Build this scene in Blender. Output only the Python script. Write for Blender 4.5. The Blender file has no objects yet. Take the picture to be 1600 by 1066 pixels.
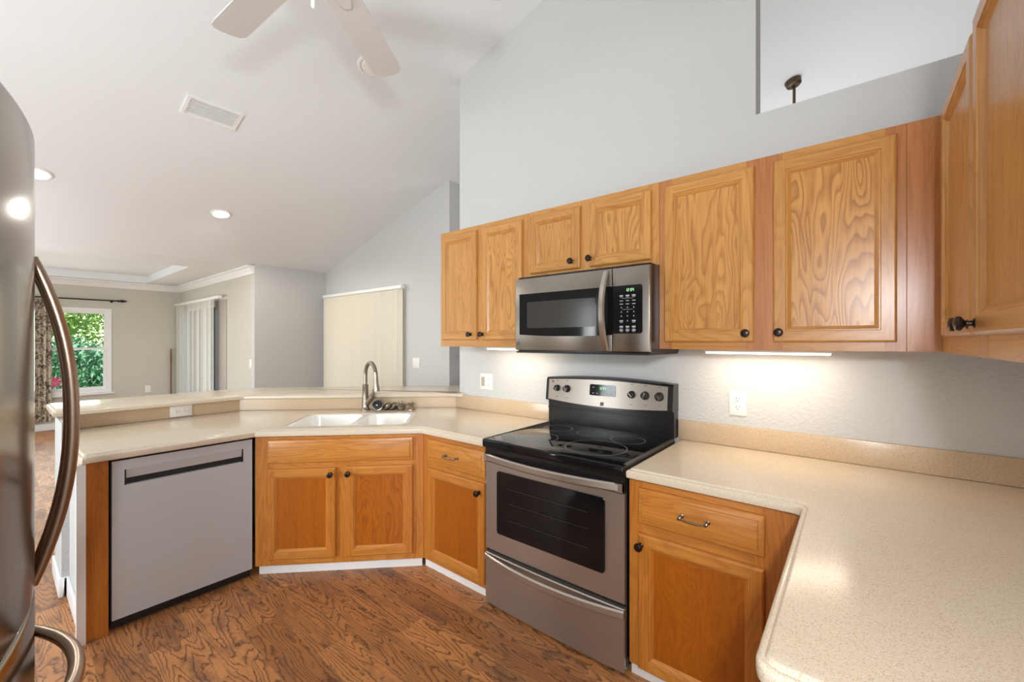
import bpy, bmesh, math, random
from mathutils import Matrix, Vector
from mathutils.geometry import tessellate_polygon
random.seed(7)
R = math.radians
S = bpy.context.scene
COL = S.collection

# ------------------------------------------------------------------ camera
cd = bpy.data.cameras.new('camera'); cam = bpy.data.objects.new('camera', cd); COL.objects.link(cam)
cam.location = (1.468, -2.2296, 1.3361)
cam.rotation_euler = (R(90), 0, R(39.15))
cd.sensor_width = 36; cd.lens = 659.68 / 1600 * 36; cd.clip_start = 0.02
S.camera = cam

# ------------------------------------------------------------------ view + world + lights
S.view_settings.view_transform = 'Standard'; S.view_settings.look = 'None'
S.view_settings.gamma = 1; S.view_settings.exposure = -0.2
S.view_settings.use_curve_mapping = False
S.cycles.use_denoising = True
S.cycles.max_bounces = 10; S.cycles.diffuse_bounces = 6; S.cycles.glossy_bounces = 5
S.cycles.caustics_reflective = False; S.cycles.caustics_refractive = False
S.cycles.sample_clamp_indirect = 6
w = bpy.data.worlds.new('sky'); S.world = w; w.use_nodes = True
nt = w.node_tree; bg = nt.nodes['Background']
sky = nt.nodes.new('ShaderNodeTexSky'); sky.sky_type = 'NISHITA'; sky.sun_disc = False
sky.sun_elevation = R(50); sky.sun_rotation = R(200)
nt.links.new(sky.outputs[0], bg.inputs[0]); bg.inputs[1].default_value = 0.75

def lamp(name, kind, loc, target, power, color=(1, 1, 1), size=1, size_y=None, **kw):
    d = bpy.data.lights.new(name, kind); o = bpy.data.objects.new(name, d); COL.objects.link(o)
    o.location = loc; d.energy = power; d.color = color
    o.rotation_euler = (Vector(target) - Vector(loc)).to_track_quat('-Z', 'Y').to_euler()
    if kind == 'AREA':
        d.size = size
        if size_y: d.shape = 'RECTANGLE'; d.size_y = size_y
    elif kind in ('POINT', 'SPOT'): d.shadow_soft_size = size
    for k, v in kw.items(): setattr(d, k, v)
    return o
lamp('sun', 'SUN', (-6, -8, 9), (-9.5, -2, 0), 7.0, (1, .95, .85), angle=R(2))
DAY = (.87, .95, 1.0); LIV = (.95, .97, .90)
lamp('daylight_nook_window', 'AREA', (-1.15, -4.36, 1.2), (-1.15, 0, 1.2), 88, DAY, 1.3, 1.4)
lamp('daylight_living_glass', 'AREA', (-5.6, -4.33, 1.25), (-5.6, 0, 1.25), 19, LIV, 2.2, 2.0)
lamp('living_fill', 'AREA', (-4.6, -3.4, .8), (-4.9, -2.2, 2.6), 40, (.86, .94, 1), 1.4, 1.4)  # added unseen fill, brightens the living side of the ceiling
lamp('added_window_fill', 'AREA', (1.93, -3.45, 1.5), (-2, -2.6, 1.1), 60, DAY, 1.0, 1.1)  # added fill at the added right-hand window, lights dishwasher and peninsula
lamp('daylight_bedside_window', 'AREA', (-7.75, -1.75, 1.2), (0, -1.75, 1.2), 16, LIV, 1.0, 1.2)
lamp('bounce_fill', 'AREA', (1.1, -3.7, .55), (0.2, -2.6, 4.0), 25, (.85, .94, 1), 2.0, 1.6)  # added soft fill aimed up, evens out the kitchen light
lamp('camera_flash', 'AREA', (1.67, -2.40, 1.62), (-.9, -.2, 1.9), 28, (.95, .97, 1), .13)
lamp('hall_fill', 'AREA', (1.4, 3.6, 1.2), (1.5, 3.0, 4.0), 88, (.96, .985, 1), 3.0, 2.6)  # added unseen fill, whitens the room beyond the opening

# ------------------------------------------------------------------ node helpers / materials
class NB:
    def __init__(s, name):
        s.m = bpy.data.materials.new(name); s.m.use_nodes = True; s.t = s.m.node_tree; s.n = s.t.nodes
        s.p = s.n['Principled BSDF']; s.out = s.n['Material Output']
    def new(s, typ, **kw):
        o = s.n.new(typ)
        for k, v in kw.items(): setattr(o, k, v)
        return o
    def put(s, sock, v):
        if isinstance(v, bpy.types.NodeSocket): s.t.links.new(v, sock)
        else: sock.default_value = v
    def math(s, op, a, b=None, c=None):
        o = s.new('ShaderNodeMath', operation=op); s.put(o.inputs[0], a)
        if b is not None: s.put(o.inputs[1], b)
        if c is not None: s.put(o.inputs[2], c)
        return o.outputs[0]
    def vmath(s, op, a, b=None):
        o = s.new('ShaderNodeVectorMath', operation=op); s.put(o.inputs[0], a)
        if b is not None: s.put(o.inputs[1], b)
        return o.outputs[0]
    def coord(s, kind='Object'): return s.new('ShaderNodeTexCoord').outputs[kind]
    def noise(s, v, scale=1, detail=2, rough=.5, dist=0):
        o = s.new('ShaderNodeTexNoise'); s.put(o.inputs['Vector'], v)
        o.inputs['Scale'].default_value = scale; o.inputs['Detail'].default_value = detail
        o.inputs['Roughness'].default_value = rough; o.inputs['Distortion'].default_value = dist
        return o.outputs[0]
    def ramp(s, f, stops):
        o = s.new('ShaderNodeValToRGB'); s.put(o.inputs[0], f); e = o.color_ramp.elements
        while len(e) < len(stops): e.new(.5)
        for q, (p, c) in zip(e, stops): q.position = p; q.color = c if len(c) == 4 else (*c, 1)
        return o.outputs[0]
    def mix(s, f, a, b, mode='MIX'):
        o = s.new('ShaderNodeMix', data_type='RGBA', blend_type=mode)
        s.put(o.inputs[0], f); s.put(o.inputs[6], a); s.put(o.inputs[7], b); return o.outputs[2]
    def sep(s, v): return s.new('ShaderNodeSeparateXYZ'), v
    def bump(s, h, strength=.2, dist=.01):
        o = s.new('ShaderNodeBump'); o.inputs['Strength'].default_value = strength
        o.inputs['Distance'].default_value = dist; s.put(o.inputs['Height'], h)
        s.t.links.new(o.outputs[0], s.p.inputs['Normal'])
    def set(s, **kw):
        for k, v in kw.items(): s.put(s.p.inputs[k.replace('_', ' ')], v)
        return s
def lin(r, g, b):
    f = lambda c: (c / 255) / 12.92 if c / 255 <= .04045 else ((c / 255 + .055) / 1.055) ** 2.4
    return (f(r), f(g), f(b), 1)

def plain(name, rgb, rough=.5, metal=0, **kw):
    b = NB(name); b.set(Base_Color=rgb, Roughness=rough, Metallic=metal, **kw); return b.m
def paint(name, rgb, bump=.25, scale=60, rough=.7):
    b = NB(name); v = b.coord()
    n1 = b.noise(v, scale, 3, .6); 
    h = b.ramp(n1, [(.42, (0, 0, 0)), (.62, (1, 1, 1))])
    b.set(Base_Color=rgb, Roughness=rough); b.bump(h, bump, .004); return b.m
def oak(name, axis, light, dark, gloss=.32, fig=False, sh=0.0):
    b = NB(name); v = b.coord(); rnd = b.new('ShaderNodeObjectInfo').outputs['Random']
    off = b.new('ShaderNodeCombineXYZ')
    b.put(off.inputs[0], b.math('MULTIPLY_ADD', rnd, 31.0, sh)); b.put(off.inputs[1], b.math('MULTIPLY', rnd, 17.0)); b.put(off.inputs[2], b.math('MULTIPLY', rnd, 9.0))
    v = b.vmath('ADD', v, off.outputs[0])
    sc = [7.0, 7.0, 7.0] if fig else [5.2, 5.2, 5.2]; sc[axis] = 1.35 if fig else .8
    fi = [150.0, 150.0, 150.0]; fi[axis] = 5.0
    mid = [26.0, 26.0, 26.0]; mid[axis] = 1.4
    g = b.noise(b.vmath('MULTIPLY', v, tuple(sc)), 1.25, 2.0, .45, .30)
    rings = b.math('FRACT', b.math('MULTIPLY', g, 20.0))
    ringm = b.ramp(rings, [(0, (.55,) * 3), (.07, (0,) * 3), (.22, (.35,) * 3), (.55, (.9,) * 3), (.9, (1,) * 3), (1, (.55,) * 3)])
    fib = b.noise(b.vmath('MULTIPLY', v, tuple(fi)), 1, 2, .6)
    fibm = b.ramp(fib, [(.34, (0,) * 3), (.56, (1,) * 3)])
    md = b.noise(b.vmath('MULTIPLY', v, tuple(mid)), 1, 2, .5)
    fg = b.new('ShaderNodeAttribute', attribute_type='OBJECT', attribute_name='figure').outputs['Fac']
    rw = b.math('ADD', b.math('MULTIPLY_ADD', rnd, .14, .12), b.math('MULTIPLY', fg, .36 if fig else 0.0))
    f = b.math('ADD', b.math('MULTIPLY', b.math('SUBTRACT', ringm, .6), rw), b.math('ADD', b.math('MULTIPLY', fibm, .16), b.math('MULTIPLY_ADD', md, .42, .32)))
    c = b.ramp(f, [(.15, dark), (.50, tuple((a * .55 + d * .45) for a, d in zip(dark, light))), (.88, light)])
    tint = b.ramp(rnd, [(0, (.93, .90, .86)), (.5, (1, .98, .95)), (1, (1.0, 1.0, 1.0))])
    c = b.mix(1.0, c, tint, 'MULTIPLY')
    b.set(Base_Color=c, Roughness=gloss); b.p.inputs['Coat Weight'].default_value = .25; b.p.inputs['Coat Roughness'].default_value = .25
    b.bump(f, .12, .002); return b.m
def speckle(name, base, dk, lt):
    b = NB(name); v = b.coord()
    n = b.noise(v, 400, 2, .6); n2 = b.noise(v, 240, 2, .6); n3 = b.noise(v, 3.5, 2, .5)
    c = b.mix(b.ramp(n, [(.56, (0,) * 3), (.64, (1,) * 3)]), base, dk)
    c = b.mix(b.ramp(n2, [(.58, (0,) * 3), (.66, (.65,) * 3)]), c, lt)
    c = b.mix(b.ramp(n3, [(.35, (0,) * 3), (.7, (.10,) * 3)]), c, dk)
    b.set(Base_Color=c, Roughness=.19); return b.m
def steel(name, rgb, rough, axis, amt=.10, metal=1.0):
    b = NB(name); v = b.coord(); s = [600.0] * 3; s[axis] = 3.0
    n = b.noise(b.vmath('MULTIPLY', v, tuple(s)), 1, 2, .5)
    b.set(Base_Color=rgb, Metallic=metal, Roughness=b.math('ADD', b.math('MULTIPLY', n, amt), rough - amt / 2))
    b.bump(n, .04, .001); return b.m
def planks(name):
    L, Wd = .62, .152
    b = NB(name); v = b.coord(); sx = b.new('ShaderNodeSeparateXYZ'); b.put(sx.inputs[0], v)
    yy = b.math('DIVIDE', b.math('ADD', sx.outputs[1], 20.055), Wd); row = b.math('FLOOR', yy)
    xx = b.math('ADD', b.math('DIVIDE', sx.outputs[0], L), b.math('MULTIPLY', row, .37)); colm = b.math('FLOOR', xx)
    cv = b.new('ShaderNodeCombineXYZ'); b.put(cv.inputs[0], row); b.put(cv.inputs[1], colm)
    wn = b.new('ShaderNodeTexWhiteNoise', noise_dimensions='3D'); b.put(wn.inputs['Vector'], cv.outputs[0])
    r = wn.outputs['Value']; rc = wn.outputs['Color']
    pv = b.vmath('ADD', b.vmath('MULTIPLY', v, (1, 1, 1)), b.vmath('MULTIPLY', rc, (40, 40, 40)))
    wob = b.noise(pv, 28, 2, .6)
    g = b.noise(b.vmath('MULTIPLY', pv, (1.0, 8.5, 1)), 1.1, 1.5, .45, .3)
    g2 = b.math('ADD', g, b.math('MULTIPLY', b.math('SUBTRACT', wob, .5), .05))
    rings = b.math('FRACT', b.math('MULTIPLY', g2, 23.0))
    line = b.ramp(rings, [(0, (.3,) * 3), (.07, (0,) * 3), (.20, (.6,) * 3), (.45, (1,) * 3), (.9, (1,) * 3), (1, (.3,) * 3)])
    wear = b.noise(b.vmath('MULTIPLY', pv, (4.0, 9.0, 1)), 1.2, 4, .65)
    wearm = b.ramp(wear, [(.50, (0,) * 3), (.70, (1,) * 3)])
    fine = b.noise(b.vmath('MULTIPLY', pv, (9, 190, 1)), 1, 2, .6)
    base = b.mix(r, lin(216, 148, 88), lin(160, 105, 60))
    base = b.mix(b.math('MULTIPLY', fine, .5), base, lin(132, 84, 52))
    base = b.mix(b.math('MULTIPLY', wearm, .75), base, lin(104, 74, 56))
    c = b.mix(b.math('MULTIPLY', b.math('SUBTRACT', 1.0, line), .85), base, lin(78, 46, 28))
    fy = b.math('FRACT', yy); fx = b.math('FRACT', xx)
    ey = b.math('MINIMUM', fy, b.math('SUBTRACT', 1.0, fy)); ex = b.math('MINIMUM', fx, b.math('SUBTRACT', 1.0, fx))
    gr = b.math('MINIMUM', b.math('MULTIPLY', ey, Wd), b.math('MULTIPLY', ex, L))
    grm = b.math('LESS_THAN', gr, .0014)
    c = b.mix(b.math('MULTIPLY', grm, .7), c, lin(150, 112, 84))
    b.set(Base_Color=c, Roughness=b.math('ADD', .32, b.math('MULTIPLY', wear, .2)))
    b.bump(b.math('SUBTRACT', b.math('MULTIPLY', line, .5), grm), .18, .002); return b.m
def emit(name, rgb, st):
    b = NB(name); b.set(Base_Color=(0.02, 0.02, 0.02, 1), Roughness=.5)
    b.p.inputs['Emission Color'].default_value = rgb; b.p.inputs['Emission Strength'].default_value = st; return b.m

M = {}
M['paint'] = paint('gray_wall_paint', lin(201, 201, 199), .30, 55)
M['beige'] = paint('khaki_wall_paint', lin(200, 197, 184), .30, 55)
M['white_hall'] = paint('white_hall_paint', lin(240, 240, 238), .05, 55)
M['ceil'] = paint('white_ceiling_paint', lin(233, 236, 237), .08, 70)
M['trim'] = plain('white_trim_paint', lin(240, 240, 238), .35)
M['kick'] = plain('white_kick_board', lin(232, 230, 226), .45)
OL, OD = lin(206, 151, 80), lin(148, 90, 34)
M['oakv'] = oak('golden_oak_upright', 2, OL, OD)
M['oakp'] = oak('golden_oak_panel', 2, OL, OD, fig=True, sh=5.3)
M['oakh'] = oak('golden_oak_level', 0, OL, OD)
M['oaky'] = oak('golden_oak_side', 1, OL, OD)
M['oakbv'] = oak('shaded_oak_upright', 2, lin(200, 128, 52), lin(152, 82, 20))  # base cabinet oak: dimmer, warmer light down low put into the colour
M['oakbh'] = oak('shaded_oak_level', 0, lin(206, 138, 62), lin(156, 88, 26))
M['oakbp'] = oak('aged_shaded_oak_panel', 2, lin(176, 97, 16), lin(138, 68, 3), fig=True, sh=5.3)  # aged panel tone, plus the low light put into the colour
M['oakr'] = oak('golden_oak_reddish', 2, lin(194, 132, 76), lin(146, 84, 42))
M['floor'] = planks('wood_look_plank_tile')
M['counter'] = speckle('beige_speckled_solid_surface', lin(220, 205, 183), lin(190, 168, 140), lin(232, 222, 206))
M['splash'] = speckle('tan_speckled_solid_surface', lin(206, 182, 152), lin(170, 140, 106), lin(222, 204, 180))
M['steel'] = steel('brushed_stainless', lin(178, 168, 158), .32, 0, .10, .8)
M['steelm'] = steel('gray_stainless', lin(150, 144, 135), .30, 0)
M['steelz'] = steel('brushed_stainless_upright', lin(190, 184, 176), .30, 2)
M['fridge'] = plain('dark_satin_stainless', lin(158, 152, 143), .17, 1)
M['fhandle'] = steel('dark_handle_metal', lin(168, 148, 132), .30, 2)
M['dish'] = steel('satin_gray_steel', lin(200, 204, 207), .42, 1, .08, .15)
M['bglass'] = plain('black_glass', (.006, .006, .007, 1), .06, Specular_IOR_Level=.35)
M['wglass'] = plain('gray_mesh_glass', (.045, .042, .038, 1), .15, Specular_IOR_Level=.35)
M['black'] = plain('black_enamel', (.012, .011, .011, 1), .25)
M['blackm'] = plain('black_plastic', (.015, .014, .014, 1), .5)
M['chrome'] = plain('polished_chrome', lin(220, 218, 214), .12, 1)
M['nickel'] = plain('brushed_nickel', lin(150, 140, 126), .28, 1)
M['bronze'] = plain('oil_rubbed_bronze', lin(46, 34, 28), .28, .6)
M['bronze2'] = plain('bronze_canopy_metal', lin(98, 82, 66), .35, .8)
M['plastic'] = plain('white_plastic', lin(238, 236, 230), .35)
M['plasticg'] = plain('gray_plastic', lin(176, 168, 158), .4)
M['slot'] = plain('dark_slot', lin(60, 52, 46), .6)
M['porc'] = plain('white_porcelain', lin(246, 244, 238), .12)
M['fan'] = plain('white_fan_enamel', lin(214, 212, 209), .4)
def vanem(name, rgb, tr=.12):
    b = NB(name); b.set(Base_Color=rgb, Roughness=.45); t = b.new('ShaderNodeBsdfTranslucent'); t.inputs[0].default_value = rgb
    mx = b.new('ShaderNodeMixShader'); mx.inputs[0].default_value = tr
    b.t.links.new(b.p.outputs[0], mx.inputs[1]); b.t.links.new(t.outputs[0], mx.inputs[2]); b.t.links.new(mx.outputs[0], b.out.inputs[0]); return b.m
M['vane'] = vanem('cream_vinyl_vane', lin(226, 219, 200))
M['vanew'] = vanem('white_vinyl_vane', lin(246, 244, 238), .02)
M['rubber'] = plain('black_rubber', (.01, .01, .01, 1), .7)
M['ring'] = plain('gray_ring_print', lin(150, 148, 144), .3)
M['led'] = emit('warm_light_strip', (1, .86, .66, 1), 10)
M['lens_off'] = plain('frosted_lamp_lens', lin(248, 244, 238), .3)
M['downlight'] = emit('lit_lamp_lens', (1, .93, .82, 1), 9)
M['green'] = emit('green_led_digits', (.45, 1, .5, 1), 1.6)
M['print'] = plain('pale_key_print', lin(176, 174, 178), .5)
M['pole'] = plain('brown_wood_pole', lin(120, 84, 58), .5)
M['grassm'] = plain('lawn_green', lin(96, 130, 60), .9)
def leafm(name, a, bb):
    b = NB(name); r = b.new('ShaderNodeObjectInfo').outputs['Random']; n = b.noise(b.coord(), 6, 2)
    b.set(Base_Color=b.mix(b.ramp(n, [(.35, (0,) * 3), (.65, (1,) * 3)]), a, bb), Roughness=.5)
    return b.m
M['leaf'] = leafm('green_leaf', lin(110, 160, 70), lin(190, 210, 110))
M['leafd'] = leafm('deep_green_leaf', lin(70, 130, 100), lin(130, 180, 130))
M['petal'] = plain('pink_petal', lin(232, 90, 130), .5)
def glassm():
    b = NB('clear_window_glass'); b.n.remove(b.p)
    t = b.new('ShaderNodeBsdfTransparent'); g = b.new('ShaderNodeBsdfGlossy'); g.inputs['Roughness'].default_value = .02
    fr = b.new('ShaderNodeFresnel'); fr.inputs[0].default_value = 1.45; mx = b.new('ShaderNodeMixShader')
    b.t.links.new(fr.outputs[0], mx.inputs[0]); b.t.links.new(t.outputs[0], mx.inputs[1]); b.t.links.new(g.outputs[0], mx.inputs[2])
    b.t.links.new(mx.outputs[0], b.out.inputs[0]); return b.m
M['glass'] = glassm()
def curtainm():
    b = NB('black_floral_on_cream_cloth'); v = b.coord()
    n = b.noise(b.vmath('MULTIPLY', v, (1, 26, 16)), 1.2, 4, .6, 1.0)
    f = b.ramp(n, [(.50, (0,) * 3), (.54, (1,) * 3)])
    b.set(Base_Color=b.mix(f, lin(206, 192, 170), lin(104, 94, 86)), Roughness=.9); return b.m
M['curtain'] = curtainm()

# ------------------------------------------------------------------ mesh builder
WM = {}
class MB:
    def __init__(s): s.bm = bmesh.new()
    def face(s, pts, m=0):
        vs = [s.bm.verts.new(p) for p in pts]
        try: f = s.bm.faces.new(vs)
        except ValueError: return None
        f.material_index = m; return f
    def box(s, x0, x1, y0, y1, z0, z1, m=0, bev=0, seg=2, rot=None):
        if x0 > x1: x0, x1 = x1, x0
        if y0 > y1: y0, y1 = y1, y0
        if z0 > z1: z0, z1 = z1, z0
        v = [s.bm.verts.new(p) for p in ((x0,y0,z0),(x1,y0,z0),(x1,y1,z0),(x0,y1,z0),(x0,y0,z1),(x1,y0,z1),(x1,y1,z1),(x0,y1,z1))]
        fs = [s.bm.faces.new([v[i] for i in q]) for q in ((3,2,1,0),(4,5,6,7),(0,1,5,4),(1,2,6,5),(2,3,7,6),(3,0,4,7))]
        for f in fs: f.material_index = m
        if bev:
            es = list({e for f in fs for e in f.edges})
            r = bmesh.ops.bevel(s.bm, geom=es, offset=bev, segments=seg, affect='EDGES', profile=.5, clamp_overlap=True)
            v = list({q for f in r['faces'] for q in f.verts} | {q for q in v if q.is_valid})
        if rot is not None:
            for q in v: q.co = rot @ q.co
        return v
    def prism(s, poly, a0, a1, m=0, axis='z'):
        """extrude a 2-d polygon along an axis (z: xy poly, y: xz poly, x: yz poly)"""
        def P(p, a): return {'z': (p[0], p[1], a), 'y': (p[0], a, p[1]), 'x': (a, p[0], p[1])}[axis]
        A = [s.bm.verts.new(P(p, a0)) for p in poly]; B = [s.bm.verts.new(P(p, a1)) for p in poly]
        n = len(poly)
        for i in range(n):
            f = s.bm.faces.new((A[i], A[(i+1) % n], B[(i+1) % n], B[i])); f.material_index = m
        for L in (A[::-1], B):
            f = s.bm.faces.new(L); f.material_index = m
    def loops(s, loops, m=0, closed=True, cap0=False, cap1=False):
        """skin a list of equal length vertex loops"""
        V = [[s.bm.verts.new(p) for p in L] for L in loops]; n = len(V[0])
        for a, b in zip(V, V[1:]):
            for i in range(n if closed else n - 1):
                j = (i + 1) % n
                try:
                    f = s.bm.faces.new((a[i], a[j], b[j], b[i])); f.material_index = m
                except ValueError: pass
        for c, L in ((cap0, V[0][::-1]), (cap1, V[-1])):
            if c:
                f = s.bm.faces.new(L); f.material_index = m
        return V
    def tube(s, pts, r, m=0, n=12, flat=1.0, up=None):
        pts = [Vector(p) for p in pts]; rs = r if isinstance(r, (list, tuple)) else [r] * len(pts)
        L = []; prev = None
        for i, p in enumerate(pts):
            t = (pts[min(i+1, len(pts)-1)] - pts[max(i-1, 0)]).normalized()
            if prev is None:
                u = Vector(up) if up else (Vector((0,0,1)) if abs(t.z) < .9 else Vector((1,0,0)))
            else: u = prev
            a = (u - t * u.dot(t)).normalized(); bb = t.cross(a); prev = a
            L.append([p + (a * math.cos(2*math.pi*k/n) + bb * math.sin(2*math.pi*k/n) * flat) * rs[i] for k in range(n)])
        s.loops(L, m, True, True, True)
    def lathe(s, prof, o=(0,0,0), axis=(0,0,1), m=0, n=24):
        """prof: (radius, height) from bottom to top, around axis through o"""
        q = Vector((0,0,1)).rotation_difference(Vector(axis).normalized()); o = Vector(o)
        L = [[o + q @ Vector((max(r, 1e-5)*math.cos(2*math.pi*k/n), max(r, 1e-5)*math.sin(2*math.pi*k/n), h)) for k in range(n)] for r, h in prof]
        s.loops(L, m, True, True, True)
    def tri_fill(s, loops2, z, m=0, flip=False):
        vs = [Vector((p[0], p[1], 0)) for L in loops2 for p in L]
        for t in tessellate_polygon([[Vector((p[0], p[1], 0)) for p in L] for L in loops2]):
            pts = [(vs[i].x, vs[i].y, z) for i in t]
            s.face(pts[::-1] if flip else pts, m)
    def build(s, name, mats, parent=None, world=False, smooth=True, angle=32):
        bmesh.ops.remove_doubles(s.bm, verts=s.bm.verts[:], dist=1e-6)
        bmesh.ops.recalc_face_normals(s.bm, faces=s.bm.faces[:])
        me = bpy.data.meshes.new(name); 
        if parent is not None and world:
            s.bm.transform(WM[parent.name].inverted())
        s.bm.to_mesh(me); s.bm.free()
        for m in (mats if isinstance(mats, (list, tuple)) else [mats]): me.materials.append(M[m] if isinstance(m, str) else m)
        if smooth:
            me.polygons.foreach_set('use_smooth', [True] * len(me.polygons)); me.set_sharp_from_angle(angle=R(angle))
        o = bpy.data.objects.new(name, me); COL.objects.link(o)
        if parent is not None: o.parent = parent; WM[o.name] = WM[parent.name]
        else: WM[o.name] = Matrix.Identity(4)
        return o
def tag(o, label, cat, group=None):
    o['label'] = label; o['category'] = cat
    if group: o['group'] = group
    return o
def thing(name, label, cat, loc=(0,0,0), rz=0, group=None):
    o = bpy.data.objects.new(name, None); COL.objects.link(o); o.location = loc; o.rotation_euler = (0,0,R(rz)); o.empty_display_size = .05
    WM[o.name] = Matrix.Translation(loc) @ Matrix.Rotation(R(rz), 4, 'Z'); return tag(o, label, cat, group)
def struct(o): o['kind'] = 'structure'; return o
def offset_poly(poly, d):
    """inset a CCW polygon by d (mitred)"""
    n = len(poly); out = []
    for i in range(n):
        p0, p1, p2 = Vector(poly[i-1]), Vector(poly[i]), Vector(poly[(i+1) % n])
        e1 = (p1 - p0).normalized(); e2 = (p2 - p1).normalized()
        n1 = Vector((-e1.y, e1.x)); n2 = Vector((-e2.y, e2.x)); b = (n1 + n2)
        b = b / max(b.length_squared, 1e-6) * 2 if b.length > 1e-6 else n1
        out.append(tuple(p1 + b * d * (1.0)))
    return out
def arc(c, r, a0, a1, n=6): return [(c[0] + r*math.cos(R(a0 + (a1-a0)*i/n)), c[1] + r*math.sin(R(a0 + (a1-a0)*i/n))) for i in range(n+1)]
def rrect(x0, x1, y0, y1, r, n=5):
    return arc((x1-r, y0+r), r, -90, 0, n) + arc((x1-r, y1-r), r, 0, 90, n) + arc((x0+r, y1-r), r, 90, 180, n) + arc((x0+r, y0+r), r, 180, 270, n)

# ------------------------------------------------------------------ the room shell
SL = .273
def zc(x): return 3.525 + SL * (x + .108)
XL, YF, YB, XW, XR = -4.5, .82, -4.5, -7.9, 1.99
b = MB(); b.box(-8.2, 7, -4.8, 6.5, -.12, 0); struct(b.build('floor', 'floor'))
# range wall with pass-through opening
b = MB()
b.prism([(-.858, 0), (1.109, 0), (1.109, zc(1.109)+.05), (-.858, zc(-.858)+.05)], 0, .122, axis='y')
b.box(1.109, XR, 0, .122, 0, 2.385)
b.prism([(1.109, 3.45), (XR, 3.45), (XR, zc(XR)+.05), (1.109, zc(1.109)+.05)], 0, .122, axis='y')
struct(b.build('wall_range', 'paint'))
b = MB(); b.prism([(YB, 0), (6.3, 0), (6.3, zc(XR)+.1), (.122, zc(XR)+.1), (.122, 0)], 0, 0, axis='x'); b.bm.clear()

for q in ((YB, -4.0, 0, zc(XR)+.1), (-2.9, .122, 0, zc(XR)+.1), (-4.0, -2.9, 0, .92), (-4.0, -2.9, 2.1, zc(XR)+.1)): b.box(XR, XR+.12, *q)
struct(b.build('wall_right', 'paint'))
# far wall with sliding door opening, left wall, alcove wall, window wall
b = MB(); yA, yB_ = YF, YF + .14
XH = -1.87
b.prism([(-4.62, 2.0), (XH, 2.0), (XH, zc(XH)+.05), (-4.62, zc(-4.62)+.05)], yA, yB_, axis='y')
b.box(-2.62, XH, yA, yB_, 0, 2.0); b.box(-4.62, -4.42, yA, yB_, 0, 2.0)
struct(b.build('wall_far', 'paint'))
b = MB(); b.box(XH-.12, XH, YF + .14, 6.2, 0, zc(XH)+.05); struct(b.build('wall_hall_left', 'paint'))
b = MB(); b.box(XH-.12, 6.8, 6.1, 6.22, 0, zc(6.8)); struct(b.build('wall_hall_far', 'white_hall'))
b = MB(); b.box(6.7, 6.8, .122, 6.2, 0, zc(6.8)); struct(b.build('wall_hall_right', 'white_hall'))
b = MB(); b.box(XR, 6.8, .0, .122, 0, zc(6.8)); struct(b.build('wall_hall_near', 'white_hall'))
b = MB(); b.box(-4.62, XL, -.12, YF, 0, 2.36); struct(b.build('wall_left', 'paint'))
b = MB(); b.box(-8.02, -7.83, -.12, 0, 0, 2.3); b.box(-5.50, -4.62, -.12, 0, 0, 2.3); b.box(-7.83, -5.50, -.12, 0, 2.0, 2.3)
struct(b.build('wall_alcove', 'beige'))
wy0, wy1, wz0, wz1 = -2.35, -1.02, .516, 1.855
b = MB(); X0, X1 = XW - .14, XW
b.box(X0, X1, wy1, 0, 0, 2.5); b.box(X0, X1, YB, wy0, 0, 2.5); b.box(X0, X1, wy0, wy1, 0, wz0); b.box(X0, X1, wy0, wy1, wz1, 2.5)
struct(b.build('wall_window', 'beige'))
# wall behind the camera with two glazed openings
b = MB(); y0, y1 = YB - .12, YB
b.box(-8.0, -6.8, y0, y1, 0, 2.3); b.box(-6.8, -4.4, y0, y1, 2.25, 2.3)
b.prism([(-4.4, 0), (-1.9, 0), (-1.9, zc(-1.9)), (-4.4, zc(-4.4))], y0, y1, axis='y')
b.box(-1.9, -.4, y0, y1, 0, .45); b.prism([(-1.9, 1.95), (-.4, 1.95), (-.4, zc(-.4)), (-1.9, zc(-1.9))], y0, y1, axis='y')
b.prism([(-.4, 0), (XR+.12, 0), (XR+.12, zc(XR+.12)), (-.4, zc(-.4))], y0, y1, axis='y')
struct(b.build('wall_behind', 'paint'))
# ceilings
b = MB(); xs, xe = -4.6, 6.9
b.prism([(xs, zc(xs)), (xe, zc(xe)), (xe, zc(xe)+.15), (xs, zc(xs)+.15)], -4.7, 6.4, axis='y'); struct(b.build('ceiling', 'ceil'))
zf = 2.30; tx0, tx1, ty0, ty1 = -7.70, -5.25, -3.9, -.62
b = MB()
b.box(-8.05, tx0, -4.7, .0, zf, zf+.1); b.box(tx1, -4.6, -4.7, .0, zf, zf+.1); b.box(tx0, tx1, ty1, .0, zf, zf+.1); b.box(tx0, tx1, -4.7, ty0, zf, zf+.1)
b.box(tx0-.05, tx1+.05, ty0-.05, ty1+.05, zf+.11, zf+.17)
for q in ((tx0-.05, tx0-.001, ty0-.05, ty1+.05), (tx1+.001, tx1+.05, ty0-.05, ty1+.05), (tx0, tx1, ty0-.05, ty0-.001), (tx0, tx1, ty1+.001, ty1+.05)): b.box(*q, zf+.1, zf+.11)
struct(b.build('ceiling_tray', 'ceil'))
# crown mouldings: a sloped profile
def crown(name, p0, p1, inward, h=.10, d=.08):
    b = MB(); p0 = Vector(p0); p1 = Vector(p1); nrm = Vector(inward)
    prof = [(0, 0), (0, -h), (d*.18, -h), (d*.30, -h*.80), (d*.75, -h*.30), (d, -h*.18), (d, 0)]
    b.loops([[p + nrm*u + Vector((0, 0, zf + v)) for u, v in prof] for p in (p0, p1)], 0, True, True, True)
    return struct(b.build(name, 'trim', smooth=False))
crown('trim_1', (-7.9, -.12, 0), (-4.5, -.12, 0), (0, -1, 0)); crown('trim_2', (-7.9, YB, 0), (-7.9, -.12, 0), (1, 0, 0))
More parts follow.
